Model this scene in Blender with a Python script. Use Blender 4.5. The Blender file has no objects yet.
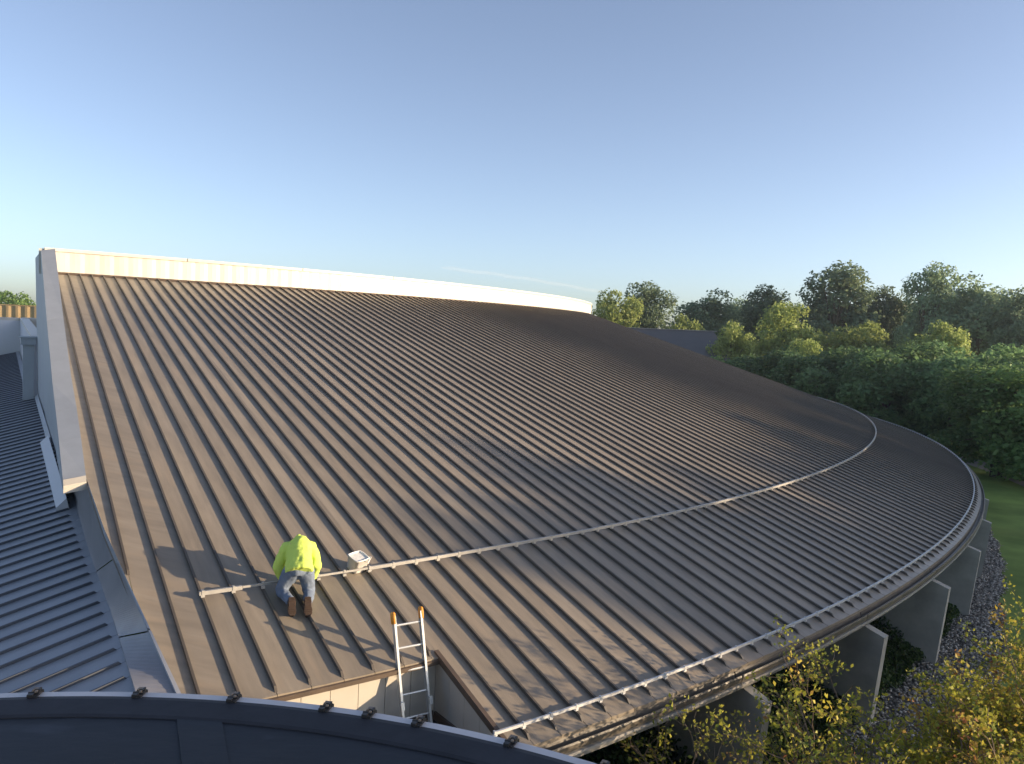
import bpy, bmesh, math, random
import numpy as np
from mathutils import Vector, Matrix, noise
R = math.radians
random.seed(7)
rng = np.random.default_rng(11)
S = bpy.context.scene
COL = S.collection

# ------------------------------------------------------------------ camera
cam_d = bpy.data.cameras.new('camera'); cam = bpy.data.objects.new('camera', cam_d); COL.objects.link(cam)
cam_d.sensor_width = 36.0; cam_d.lens = 28.4476; cam_d.clip_start = 0.05; cam_d.clip_end = 12000
fw = Vector((0, 0.99764269, -0.06862268)); rt = Vector((0.99908627, 0.00293287, 0.04263837)); up = Vector((-0.04273912, 0.06855998, 0.99673111))
cam.matrix_world = Matrix((rt, up, -fw)).transposed().to_4x4()
S.camera = cam
# ------------------------------------------------------------------ light
SUN_EL, SUN_AZ = 8.5, 95.0          # azimuth clockwise from +Y
sdir = Vector((math.sin(R(SUN_AZ))*math.cos(R(SUN_EL)), math.cos(R(SUN_AZ))*math.cos(R(SUN_EL)), math.sin(R(SUN_EL))))
W = bpy.data.worlds.new('World'); S.world = W; W.use_nodes = True
wn = W.node_tree.nodes; wl = W.node_tree.links
sky = wn.new('ShaderNodeTexSky'); sky.sky_type = 'NISHITA'; sky.sun_disc = False
sky.sun_elevation = R(SUN_EL); sky.sun_rotation = R(SUN_AZ)
sky.altitude = 200; sky.air_density = 0.65; sky.dust_density = 1.2; sky.ozone_density = 2.2
bg = wn['Background']; bg.inputs['Strength'].default_value = 0.111
hs = wn.new('ShaderNodeHueSaturation'); hs.inputs['Saturation'].default_value = 0.82
wb = wn.new('ShaderNodeMix'); wb.data_type = 'RGBA'; wb.blend_type = 'MULTIPLY'; wb.inputs['Factor'].default_value = 1.0; wb.inputs['B'].default_value = (1.055, 0.985, 0.95, 1)   # white balance of the whole sky
wl.new(sky.outputs[0], hs.inputs['Color']); wl.new(hs.outputs[0], wb.inputs['A']); wl.new(wb.outputs['Result'], bg.inputs[0])
sun_d = bpy.data.lights.new('sun', 'SUN'); sun_d.energy = 3.1; sun_d.angle = R(0.53); sun_d.color = (1.0, 0.78, 0.52)
sun = bpy.data.objects.new('sun', sun_d); COL.objects.link(sun)
sun.rotation_euler = (-sdir).to_track_quat('-Z', 'Y').to_euler(); sun.location = (30, -10, 40)
S.view_settings.view_transform = 'Standard'; S.view_settings.look = 'None'
S.view_settings.exposure = 1.5; S.view_settings.gamma = 1.0

# ------------------------------------------------------------------ helpers
GZ = -7.3                                   # ground level (the eye is at z = 0)
AX = Vector((-34.0792, 55.3499, 13.4339))   # apex of the conical roof
SL = 0.320014                               # fall per metre of radius
DT = R(0.42857)                             # angle between two ribs
R_DRUM, R_EAVE, R_NOTCH = 39.093, 57.517, 55.84
TH_NOTCH = -53.42
TH0 = -53.54                                # first rib right beside the notch corner
def cz(r): return AX.z - SL*r
def cpt(r, th, h=0.0):
    t = R(th); return Vector((AX.x + r*math.cos(t), AX.y + r*math.sin(t), cz(r) + h))
def roof_z(x, y): return cz(math.hypot(x-AX.x, y-AX.y))

class MB:
    def __init__(s): s.v = []; s.f = []
    def add(s, vs, fs):
        b = len(s.v); s.v += [tuple(v) for v in vs]; s.f += [tuple(i+b for i in f) for f in fs]; return s
    def hexa(s, p):   # 8 points: bottom 4 ccw, top 4 ccw
        return s.add(p, [(3,2,1,0),(4,5,6,7),(0,1,5,4),(1,2,6,5),(2,3,7,6),(3,0,4,7)])
    def box(s, c, size, rot=None):
        x,y,z = [q/2 for q in size]; m = rot or Matrix.Identity(3); c = Vector(c)
        return s.hexa([c + m @ Vector(q) for q in ((-x,-y,-z),(x,-y,-z),(x,y,-z),(-x,y,-z),(-x,-y,z),(x,-y,z),(x,y,z),(-x,y,z))])
    def tube(s, pts, rad, n=8, caps=True):
        pts = [Vector(p) for p in pts]; rad = rad if isinstance(rad, (list, tuple)) else [rad]*len(pts)
        rings = []; prev = None
        for i, p in enumerate(pts):
            d = (pts[min(i+1, len(pts)-1)] - pts[max(i-1, 0)]).normalized()
            a = prev - d*prev.dot(d) if prev is not None else d.orthogonal()
            if a.length < 1e-5: a = d.orthogonal()
            a.normalize(); prev = a; b = d.cross(a)
            rr = rad[i]; ra, rb = rr if isinstance(rr, tuple) else (rr, rr)
            rings.append([p + a*ra*math.cos(2*math.pi*k/n) + b*rb*math.sin(2*math.pi*k/n) for k in range(n)])
        vs = [v for r_ in rings for v in r_]; fs = []
        for i in range(len(pts)-1):
            for k in range(n):
                fs.append((i*n+k, i*n+(k+1)%n, (i+1)*n+(k+1)%n, (i+1)*n+k))
        if caps: fs += [tuple(range(n))[::-1], tuple((len(pts)-1)*n + k for k in range(n))]
        return s.add(vs, fs)
    def lathe(s, prof, th0, th1, n, closed=True, center=None, z0=0.0):  # prof (r,z) swept about the cone axis
        c = center or (AX.x, AX.y); m = len(prof); vs = []
        for i in range(n+1):
            t = R(th0 + (th1-th0)*i/n)
            vs += [(c[0] + r*math.cos(t), c[1] + r*math.sin(t), z + z0) for r, z in prof]
        fs = []
        for i in range(n):
            for k in range(m if closed else m-1):
                a, b = i*m+k, i*m+(k+1) % m
                fs.append((a, a+m, b+m, b) )
        if closed: fs += [tuple(range(m)), tuple(n*m+k for k in range(m))[::-1]]
        return s.add(vs, fs)
    def ball(s, c, rad, n=10, m=7, rot=None):
        rx, ry, rz = rad if isinstance(rad, (tuple, list)) else (rad,)*3
        q = rot or Matrix.Identity(3); c = Vector(c); vs = [c + q @ Vector((0,0,-rz))]
        for i in range(1, m):
            a = -math.pi/2 + math.pi*i/m
            vs += [c + q @ Vector((rx*math.cos(a)*math.cos(2*math.pi*k/n), ry*math.cos(a)*math.sin(2*math.pi*k/n), rz*math.sin(a))) for k in range(n)]
        vs.append(c + q @ Vector((0,0,rz))); L = len(vs)-1
        fs = [(0, 1+(k+1)%n, 1+k) for k in range(n)]
        for i in range(m-2):
            for k in range(n): fs.append((1+i*n+k, 1+i*n+(k+1)%n, 1+(i+1)*n+(k+1)%n, 1+(i+1)*n+k))
        fs += [(L, 1+(m-2)*n+k, 1+(m-2)*n+(k+1)%n) for k in range(n)]
        return s.add(vs, fs)
    def mesh(s, name, mat, smooth=False):
        me = bpy.data.meshes.new(name); me.from_pydata(s.v, [], s.f)
        bm = bmesh.new(); bm.from_mesh(me); bmesh.ops.recalc_face_normals(bm, faces=bm.faces); bm.to_mesh(me); bm.free()
        if mat: me.materials.append(mat)
        if smooth: me.polygons.foreach_set('use_smooth', [True]*len(me.polygons))
        return me
    def obj(s, name, mat, parent=None, smooth=False):
        return link(name, s.mesh(name, mat, smooth), parent)

def link(name, data, parent=None, loc=None, rz=None):
    o = bpy.data.objects.new(name, data); COL.objects.link(o)
    if parent:
        o.parent = parent; o.matrix_parent_inverse = PINV.get(parent.name, Matrix.Identity(4))
    if loc is not None: o.location = loc
    if rz is not None: o.rotation_euler = (0, 0, rz)
    return o
PINV = {}
def thing(name, label, cat, loc=(0,0,0), group=None):
    o = bpy.data.objects.new(name, None); COL.objects.link(o); o.location = loc; o.empty_display_size = 0.3
    PINV[o.name] = Matrix.Translation(Vector(loc)).inverted()
    o['label'] = label; o['category'] = cat
    if group: o['group'] = group
    return o
def tag(o, label, cat, group=None):
    o['label'] = label; o['category'] = cat
    if group: o['group'] = group
    return o
def struct(o): o['kind'] = 'structure'; return o
def stuff(o): o['kind'] = 'stuff'; return o

# ------------------------------------------------------------------ materials
def mat(name, col, rough=0.6, metal=0.0, var=0.15, scale=3.0, stretch=None, bump=0.0, bscale=40.0, spec=0.5, col2=None, objrnd=0.0, spots=None, transl=0.0):
    m = bpy.data.materials.new(name); m.use_nodes = True; nt = m.node_tree; N = nt.nodes; L = nt.links
    b = N['Principled BSDF']; b.inputs['Roughness'].default_value = rough; b.inputs['Metallic'].default_value = metal
    b.inputs['Specular IOR Level'].default_value = spec
    tc = N.new('ShaderNodeTexCoord'); mp = N.new('ShaderNodeMapping'); L.new(tc.outputs['Object'], mp.inputs['Vector'])
    if stretch: mp.inputs['Scale'].default_value = stretch
    oi = N.new('ShaderNodeObjectInfo')
    if objrnd:
        mul = N.new('ShaderNodeVectorMath'); mul.operation = 'SCALE'; mul.inputs[0].default_value = (37.0, 91.0, 53.0); L.new(oi.outputs['Random'], mul.inputs['Scale'])
        L.new(mul.outputs[0], mp.inputs['Location'])
    nz = N.new('ShaderNodeTexNoise'); nz.inputs['Scale'].default_value = scale; nz.inputs['Detail'].default_value = 6; nz.inputs['Roughness'].default_value = 0.6
    L.new(mp.outputs[0], nz.inputs['Vector'])
    rp = N.new('ShaderNodeValToRGB'); rp.color_ramp.elements[0].position = 0.3; rp.color_ramp.elements[1].position = 0.72
    c2 = col2 or [min(1, c*(1+var)) for c in col]
    rp.color_ramp.elements[0].color = (*[c*(1-var) for c in col], 1); rp.color_ramp.elements[1].color = (*c2, 1)
    L.new(nz.outputs['Fac'], rp.inputs[0]); out = rp.outputs[0]
    if objrnd:
        mr = N.new('ShaderNodeMapRange'); mr.inputs['To Min'].default_value = 1-objrnd; mr.inputs['To Max'].default_value = 1+objrnd
        L.new(oi.outputs['Random'], mr.inputs['Value'])
        mx = N.new('ShaderNodeVectorMath'); mx.operation = 'SCALE'; L.new(out, mx.inputs[0]); L.new(mr.outputs[0], mx.inputs['Scale']); out = mx.outputs[0]
    if spots:
        n2 = N.new('ShaderNodeTexNoise'); n2.inputs['Scale'].default_value = spots[0]; n2.inputs['Detail'].default_value = 4; L.new(mp.outputs[0], n2.inputs['Vector'])
        r2 = N.new('ShaderNodeValToRGB'); r2.color_ramp.elements[0].position = spots[1]; r2.color_ramp.elements[1].position = spots[1]+0.12
        r2.color_ramp.elements[0].color = (0,0,0,1); r2.color_ramp.elements[1].color = (spots[3],)*3 + (1,)
        L.new(n2.outputs['Fac'], r2.inputs[0])
        mm = N.new('ShaderNodeMix'); mm.data_type = 'RGBA'; L.new(r2.outputs[0], mm.inputs['Factor']); L.new(out, mm.inputs['A']); mm.inputs['B'].default_value = (*spots[2], 1); out = mm.outputs['Result']
    L.new(out, b.inputs['Base Color'])
    if bump:
        n3 = N.new('ShaderNodeTexNoise'); n3.inputs['Scale'].default_value = bscale; n3.inputs['Detail'].default_value = 5; L.new(mp.outputs[0], n3.inputs['Vector'])
        bp = N.new('ShaderNodeBump'); bp.inputs['Strength'].default_value = bump; bp.inputs['Distance'].default_value = 0.02; L.new(n3.outputs['Fac'], bp.inputs['Height']); L.new(bp.outputs[0], b.inputs['Normal'])
    return m

def leaf_mat(name, cols, rough=0.55, transl=0.45):
    m = bpy.data.materials.new(name); m.use_nodes = True; nt = m.node_tree; N = nt.nodes; L = nt.links
    b = N['Principled BSDF']; b.inputs['Roughness'].default_value = rough; b.inputs['Specular IOR Level'].default_value = 0.25
    at = N.new('ShaderNodeAttribute'); at.attribute_name = 'rnd'
    rp = N.new('ShaderNodeValToRGB'); e = rp.color_ramp.elements
    while len(e) < len(cols): e.new(0.5)
    for i, c in enumerate(cols): e[i].position = i/(len(cols)-1); e[i].color = (*c, 1)
    L.new(at.outputs['Fac'], rp.inputs[0])
    oi = N.new('ShaderNodeObjectInfo'); mr = N.new('ShaderNodeMapRange'); mr.inputs['To Min'].default_value = 0.72; mr.inputs['To Max'].default_value = 1.36
    L.new(oi.outputs['Random'], mr.inputs['Value'])
    mx = N.new('ShaderNodeVectorMath'); mx.operation = 'SCALE'; L.new(rp.outputs[0], mx.inputs[0]); L.new(mr.outputs[0], mx.inputs['Scale'])
    L.new(mx.outputs[0], b.inputs['Base Color'])
    tr = N.new('ShaderNodeBsdfTranslucent'); L.new(mx.outputs[0], tr.inputs['Color'])
    ms = N.new('ShaderNodeMixShader'); ms.inputs[0].default_value = transl
    L.new(b.outputs[0], ms.inputs[1]); L.new(tr.outputs[0], ms.inputs[2]); L.new(ms.outputs[0], N['Material Output'].inputs['Surface'])
    return m

M_pan = mat('brown_roof_paint', (0.262, 0.219, 0.168), rough=0.36, var=0.17, scale=2.2, stretch=(0.35, 2.5, 1), objrnd=0.09, bump=0.10, bscale=6, spots=(1.6, 0.56, (0.30, 0.24, 0.175), 0.7))
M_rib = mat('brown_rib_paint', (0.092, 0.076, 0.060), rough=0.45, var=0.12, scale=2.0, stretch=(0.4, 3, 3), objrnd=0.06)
M_trim = mat('brown_trim_paint', (0.10, 0.07, 0.05), rough=0.5, var=0.2, scale=4)
M_gutter = mat('bronze_gutter_paint', (0.125, 0.105, 0.082), rough=0.45, var=0.25, scale=3, spots=(2.5, 0.62, (0.10, 0.075, 0.05), 0.6))
M_fascia = mat('pale_fascia_paint', (0.32, 0.30, 0.27), rough=0.5, var=0.1, scale=3)
M_white = mat('white_metal_panel', (0.62, 0.58, 0.51), rough=0.5, var=0.07, scale=2.2, stretch=(2, 2, .4), objrnd=0.05)
M_cream = mat('cream_metal_panel', (0.50, 0.455, 0.385), rough=0.55, var=0.06, scale=2, objrnd=0.04, spots=(3, 0.62, (0.48, 0.42, 0.34), 0.5))
M_coping = mat('grey_coping_metal', (0.325, 0.345, 0.37), rough=0.5, var=0.08, scale=2, objrnd=0.03)
M_wallside = mat('grey_white_wall_panel', (0.40, 0.43, 0.46), rough=0.6, var=0.06, scale=1.5)
M_lowpan = mat('slate_roof_paint', (0.27, 0.285, 0.315), rough=0.40, var=0.1, scale=1.5, stretch=(1, 1, 1), objrnd=0.05, bump=0.03, bscale=5)
M_lowrib = mat('slate_rib_paint', (0.075, 0.082, 0.097), rough=0.5, var=0.1, scale=2)
M_cap = mat('slate_flashing_metal', (0.24, 0.235, 0.25), rough=0.38, var=0.12, scale=2.5, objrnd=0.04)
M_capl = mat('pale_flashing_lip', (0.34, 0.35, 0.38), rough=0.4, var=0.08, scale=3)
M_conc = mat('fin_concrete', (0.40, 0.38, 0.335), rough=0.85, var=0.2, scale=2.0, bump=0.15, bscale=30, spots=(1.2, 0.6, (0.26, 0.24, 0.20), 0.7))
M_soffit = mat('soffit_board', (0.25, 0.235, 0.22), rough=0.8, var=0.08, scale=2)
M_facade = mat('dark_facade', (0.10, 0.10, 0.10), rough=0.6, var=0.15, scale=1)
M_galv = mat('galvanised_rail', (0.42, 0.40, 0.37), rough=0.4, metal=0.2, var=0.12, scale=8)
M_galv2 = mat('bright_rail', (0.58, 0.58, 0.58), rough=0.4, metal=0.2, var=0.1, scale=8)
M_alu = mat('ladder_aluminium', (0.62, 0.62, 0.60), rough=0.32, metal=0.5, var=0.08, scale=10)
M_orange = mat('orange_rubber', (0.75, 0.30, 0.04), rough=0.6, var=0.1, scale=20)
M_memb = mat('black_membrane', (0.011, 0.014, 0.021), rough=0.62, var=0.25, scale=1.6, bump=0.12, bscale=9, stretch=(1, 2.2, 1), spots=(3.5, 0.60, (0.034, 0.039, 0.052), 0.7))
M_membedge = mat('membrane_edge', (0.022, 0.023, 0.029), rough=0.6, var=0.25, scale=5, bump=0.1, bscale=20)
M_strip = mat('drip_edge_metal', (0.56, 0.53, 0.53), rough=0.4, var=0.08, scale=4)
M_bracket = mat('bracket_metal', (0.035, 0.03, 0.027), rough=0.5, var=0.3, scale=20)
M_brackettan = mat('bracket_tab', (0.24, 0.18, 0.13), rough=0.5, var=0.2, scale=30)
M_floor = mat('notch_floor_membrane', (0.035, 0.035, 0.038), rough=0.8, var=0.3, scale=3)
M_tan = mat('tan_corrugated_metal', (0.42, 0.30, 0.16), rough=0.6, var=0.08, scale=1)
M_bluewall = mat('white_rendered_wall', (0.64, 0.645, 0.67), rough=0.8, var=0.04, scale=0.7)
M_farroof = mat('far_roof_metal', (0.085, 0.08, 0.08), rough=0.5, var=0.1, scale=1)
M_lawn = mat('lawn', (0.20, 0.275, 0.07), rough=0.9, var=0.35, scale=0.35, bump=0.6, bscale=14, spec=0.1, spots=(0.12, 0.55, (0.28, 0.32, 0.09), 0.6))
M_gravelbed = mat('gravel_bed', (0.13, 0.115, 0.095), rough=0.95, var=0.4, scale=14, bump=0.6, bscale=18)
M_stone = mat('pebble_stone', (0.21, 0.205, 0.21), rough=0.85, var=0.35, scale=2.5)
M_path = mat('pale_path_paving', (0.30, 0.27, 0.23), rough=0.9, var=0.1, scale=1.5)
M_soil = mat('planting_soil', (0.035, 0.028, 0.02), rough=0.95, var=0.3, scale=3)
M_slab = mat('grey_slab', (0.26, 0.255, 0.265), rough=0.85, var=0.1, scale=4, bump=0.1, bscale=30)
M_bark = mat('bark', (0.11, 0.085, 0.062), rough=0.9, var=0.3, scale=6, bump=0.4, bscale=20)
M_twig = mat('twig_bark', (0.20, 0.14, 0.09), rough=0.8, var=0.2, scale=12)
M_hivis = mat('lime_fleece', (0.64, 0.78, 0.15), rough=0.85, var=0.05, scale=6, bump=0.25, bscale=35, spec=0.2)
M_jean = mat('blue_denim', (0.165, 0.20, 0.265), rough=0.9, var=0.18, scale=9, bump=0.25, bscale=60, spec=0.15)
M_boot = mat('brown_leather', (0.055, 0.030, 0.018), rough=0.6, var=0.3, scale=15)
M_sole = mat('tan_rubber_sole', (0.058, 0.034, 0.021), rough=0.8, var=0.3, scale=20)
M_skin = mat('skin', (0.52, 0.32, 0.22), rough=0.55, var=0.06, scale=8)
M_hair = mat('dark_hair', (0.05, 0.035, 0.025), rough=0.6, var=0.2, scale=30)
M_glove = mat('pale_work_glove', (0.62, 0.58, 0.48), rough=0.8, var=0.08, scale=20)
M_bucket = mat('white_plastic', (0.80, 0.77, 0.72), rough=0.4, var=0.03, scale=6)
M_paste = mat('grey_sealant', (0.74, 0.72, 0.68), rough=0.6, var=0.15, scale=15)
M_glass = mat('dark_glass', (0.03, 0.035, 0.04), rough=0.08, var=0.1, scale=1)
M_tyre = mat('tyre_rubber', (0.02, 0.02, 0.02), rough=0.8, var=0.1, scale=5)
def carpaint(n, c): return mat(n, c, rough=0.25, var=0.03, scale=1)

# ------------------------------------------------------------------ the ground
def sheet(name, pts, z, m):
    mb = MB(); mb.add([(x, y, z) for x, y in pts], [tuple(range(len(pts)))]); return struct(mb.obj(name, m))
g = MB(); n = 48; sz = 3000.0
ring = [0, 12, 30, 60, 120, 260, 600, 1500, 6000]
vs = [(0, 40, GZ)]; fs = []
for r_ in ring[1:]:
    for k in range(n): vs.append((r_*math.cos(2*math.pi*k/n), 40 + r_*math.sin(2*math.pi*k/n), GZ))
fs += [(0, 1+k, 1+(k+1) % n) for k in range(n)]
for i in range(len(ring)-2):
    for k in range(n): a = 1+i*n; fs.append((a+k, a+n+k, a+n+(k+1) % n, a+(k+1) % n))
g.add(vs, fs); struct(g.obj('lawn_ground', M_lawn))
struct(MB().lathe([(50.0, GZ+0.004), (57.45, GZ+0.004)], -57, 0, 60, closed=False).obj('planting_bed', M_soil))
def gravel_out(th): return 58.3 + np.maximum(0, -34-th)*0.11 + 0.05*np.sin(th*2.1)
vs = []
for i in range(121):
    th = -62 + i*0.5; t = R(th)
    for r in (57.3, float(gravel_out(th))): vs.append((AX.x+r*math.cos(t), AX.y+r*math.sin(t), GZ+0.010))
struct(MB().add(vs, [(2*i, 2*i+1, 2*i+3, 2*i+2) for i in range(120)]).obj('gravel_strip', M_gravelbed))
p = MB().lathe([(62.7, GZ+0.006), (64.5, GZ+0.006)], -13, 18, 40, closed=False); struct(p.obj('footpath', M_path))

# pebbles of the gravel strip: nobody could count them
def pebbles():
    N = 22000
    th = np.radians(rng.uniform(-56, -14, N)); r = 57.35 + rng.random(N)*(gravel_out(np.degrees(th))-57.35) + rng.normal(0, 0.06, N)
    sz = rng.uniform(0.016, 0.045, N)
    base = np.array([(1,0,0),(-1,0,0),(0,1,0),(0,-1,0),(0,0,1),(0,0,-1)], float)
    F = np.array([(0,2,4),(2,1,4),(1,3,4),(3,0,4),(2,0,5),(1,2,5),(3,1,5),(0,3,5)])
    sc = np.stack([sz*rng.uniform(.8,1.5,N), sz*rng.uniform(.8,1.3,N), sz*rng.uniform(.5,.9,N)], -1)
    a = rng.uniform(0, 6.28, N); v = base[None]*sc[:, None, :] + rng.normal(0, .15, (N, 6, 3))*sz[:, None, None]
    x = v[...,0]*np.cos(a)[:,None] - v[...,1]*np.sin(a)[:,None]; y = v[...,0]*np.sin(a)[:,None] + v[...,1]*np.cos(a)[:,None]
    c = np.stack([AX.x + r*np.cos(th), AX.y + r*np.sin(th), GZ + 0.012 + sz*0.4], -1)
    V = np.stack([x, y, v[...,2]], -1) + c[:, None, :]
    FF = (F[None] + (np.arange(N)*6)[:, None, None])
    return fastmesh('gravel_pebbles', V.reshape(-1, 3), FF.reshape(-1, 3), M_stone2, rng.random(N).repeat(8))
def fastmesh(name, V, F, m, rnd=None):
    me = bpy.data.meshes.new(name); k = F.shape[1]
    me.vertices.add(len(V)); me.vertices.foreach_set('co', V.astype(np.float32).ravel())
    me.loops.add(F.size); me.loops.foreach_set('vertex_index', F.astype(np.int32).ravel())
    me.polygons.add(len(F)); me.polygons.foreach_set('loop_start', np.arange(0, F.size, k, dtype=np.int32))
    try: me.polygons.foreach_set('loop_total', np.full(len(F), k, dtype=np.int32))
    except Exception: pass
    if rnd is not None:
        at = me.attributes.new('rnd', 'FLOAT', 'FACE'); at.data.foreach_set('value', rnd.astype(np.float32))
    me.materials.append(m); me.update(calc_edges=True); me.validate(); return me
M_stone2 = leaf_mat('pebbles', [(0.095,0.084,0.070), (0.22,0.197,0.165), (0.33,0.298,0.252), (0.60,0.55,0.48)], rough=0.8, transl=0.0)
stuff(link('gravel_pebbles', pebbles()))

# ------------------------------------------------------------------ the conical roof building
B = thing('conical_roof_building', 'vast brown ribbed metal roof shaped like a cone, with a white curved parapet on top', 'building', (AX.x, AX.y, GZ))
NR = 118
# underlying deck, added to block light leaking between the pans
struct_deck = MB().lathe([(R_DRUM-0.5, cz(R_DRUM-0.5)-0.07), (R_NOTCH-0.1, cz(R_NOTCH-0.1)-0.07)], -56.75, -2, 140, closed=False)
struct_deck.lathe([(R_NOTCH-0.1, cz(R_NOTCH-0.1)-0.07), (R_EAVE-0.05, cz(R_EAVE-0.05)-0.07)], TH_NOTCH+0.05, -2, 140, closed=False)
struct_deck.obj('roof_deck', M_trim, B)
def pan_mesh(name, r0, r1, a0, a1, n=10, g_=0.0035):
    mb = MB(); vs = []
    for i in range(n+1):
        r = r0 + (r1-r0)*i/n
        for j in range(3):
            a = a0 + (a1-a0)*j/2; off = g_ if j == 0 else (-g_ if j == 2 else 0)
            sag = -0.004 if j == 1 else 0
            vs.append((r*math.cos(a) - off*math.sin(a), r*math.sin(a) + off*math.cos(a), -SL*r + sag + 0.002*math.sin(i*2.1+j)))
    fs = []
    for i in range(n):
        for j in range(2): q = i*3+j; fs.append((q, q+3, q+4, q+1))
    L = len(vs); q = n*3
    vs += [(x, y, z-0.05) for x, y, z in vs[q:q+3]]
    fs += [(q, L, L+1, q+1), (q+1, L+1, L+2, q+2)]
    return mb.add(vs, fs).mesh(name, M_pan)
def rib_mesh(name, r0, r1, h=0.046, w=0.030, wb=0.036):
    mb = MB(); e = 0.06
    P = []
    for r, hh, ww in ((r0, -0.01, wb), (r1, -0.01, wb), (r1-e, h, w), (r0, h, w)):
        for s in (-1, 1): P.append((r, s*ww/2, -SL*r + hh))
    # seam fold line on top gives the rib a second, thinner tier
    mb.add(P, [(0,2,3,1), (0,6,4,2), (1,3,5,7), (6,7,5,4), (2,4,5,3), (0,1,7,6)])
    return mb.mesh(name, M_rib)
pm = pan_mesh('roof_pan', R_DRUM+0.01, R_EAVE, 0, DT); pmn = pan_mesh('roof_pan_short', R_DRUM+0.01, R_NOTCH, 0, DT)
rm = rib_mesh('roof_rib', R_DRUM+0.06, R_EAVE-0.07); rmn = rib_mesh('roof_rib_short', R_DRUM+0.06, R_NOTCH-0.03)
pm0 = pan_mesh('roof_pan_corner', R_DRUM+0.01, R_EAVE, R(TH_NOTCH-TH0), DT, g_=0.0)
pm1 = pan_mesh('roof_pan_sliver', R_DRUM+0.01, R_NOTCH, 0, R(TH_NOTCH-TH0), g_=0.0)
rm8 = rib_mesh('roof_rib_cut', R_DRUM+0.06, 53.2)
for k in range(-8, NR):
    th = R(TH0) + k*DT
    if k > -7: link('roof_pan', pm0 if k == 0 else (pm if k > 0 else pmn), B, AX, th)
    if k == 0: link('roof_pan', pm1, B, AX, th)
    link('roof_rib', rm8 if k == -8 else (rm if k > 0 else rmn), B, AX, th)
def edge_theta(r):
    pts = [wp_(-25.75, 1.48), wp_(-18.46, 1.33), wp_(-14.39, 1.271), wp_(-12.80, 1.37), wp_(-11.2, 1.535), wp_(-9.34, 1.734), wp_(-8.0, 1.89)]
    q = [(math.hypot(p_.x-AX.x, p_.y-AX.y), math.atan2(p_.y-AX.y, p_.x-AX.x)) for p_ in pts]
    for a, b in zip(q[:-1], q[1:]):
        if r <= b[0]: break
    return a[1] + (b[1]-a[1])*(r-a[0])/(b[0]-a[0])
def wp_(al, off): return Vector((0.54244154, -0.84009355, 0))*al + Vector((0.84009355, 0.54244154, 0))*off
for k in (-9, -8, -7):
    a0, a1 = R(TH0) + k*DT, R(TH0) + (k+1)*DT; rows = []
    for i in range(41):
        r = R_DRUM+.02 + (R_NOTCH-R_DRUM-.02)*i/40; l = max(edge_theta(r)-.0004, a0+.0001)
        if l < a1-.0003: rows.append([(AX.x+r*math.cos(a), AX.y+r*math.sin(a), cz(r)) for a in (l, (l+a1)/2, a1)])
        elif rows: break
    vs = [v for q in rows for v in q]; fs = [(3*i+j, 3*i+3+j, 3*i+4+j, 3*i+1+j) for i in range(len(rows)-1) for j in (0, 1)]
    if len(rows) > 1: MB().add(vs, fs).obj('roof_pan', M_pan, B)
# white parapet drum: one panel per 0.5 degree
PZ0, PZ1 = cz(R_DRUM)-0.03, cz(R_DRUM)+0.66
pa = R(0.55)
def parapet_panel():
    mb = MB(); prof = []
    vs = []
    for z in (PZ0, PZ1):
        for a, rr in ((0.0, R_DRUM-0.012), (0.006*pa/R(0.5)*0.5, R_DRUM), (pa-0.003, R_DRUM), (pa, R_DRUM-0.012), (pa, R_DRUM-0.05), (0.0, R_DRUM-0.05)):
            vs.append((rr*math.cos(a), rr*math.sin(a), z))
    n6 = 6; fs = [tuple(range(6))[::-1], tuple(range(6, 12))] + [(i, (i+1) % 6, 6+(i+1) % 6, 6+i) for i in range(6)]
    return mb.add(vs, fs).mesh('parapet_panel', M_white)
ppm = parapet_panel()
for k in range(-1, 132): link('parapet_panel', ppm, B, (AX.x, AX.y, 0), R(-57.03) + k*pa)
cseg = MB().lathe([(R_DRUM+0.045, PZ1-0.055), (R_DRUM+0.045, PZ1+0.03), (R_DRUM-0.30, PZ1+0.045), (R_DRUM-0.30, PZ1-0.0), (R_DRUM+0.03, PZ1+0.005), (R_DRUM+0.03, PZ1-0.055)], 0.02, 5.48, 14, center=(0, 0)).mesh('parapet_coping', M_white)
for k in range(13): link('parapet_coping', cseg, B, (AX.x, AX.y, 0), R(-57.4) + k*R(5.5))
MB().lathe([(R_DRUM+0.10, cz(R_DRUM+0.10)+0.004), (R_DRUM+0.02, cz(R_DRUM)+0.045), (R_DRUM-0.03, cz(R_DRUM)+0.05)], -57, -2, 120, closed=False).obj('parapet_shadow_flashing', M_trim, B)  # dark brown strip standing in for the shadow line at the parapet base
MB().lathe([(25.0, cz(R_DRUM)+0.2), (R_DRUM-0.31, cz(R_DRUM)+0.2), (R_DRUM-0.31, PZ1)], -48, 60, 120, closed=False).obj('inner_flat_roof', M_membedge, B)
# back of the drum, out of sight
MB().lathe([(R_DRUM-0.02, cz(R_DRUM)-2.0), (R_DRUM-0.02, PZ1)], 14, 60, 40, closed=False).obj('parapet_back_wall', M_white, B)

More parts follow.
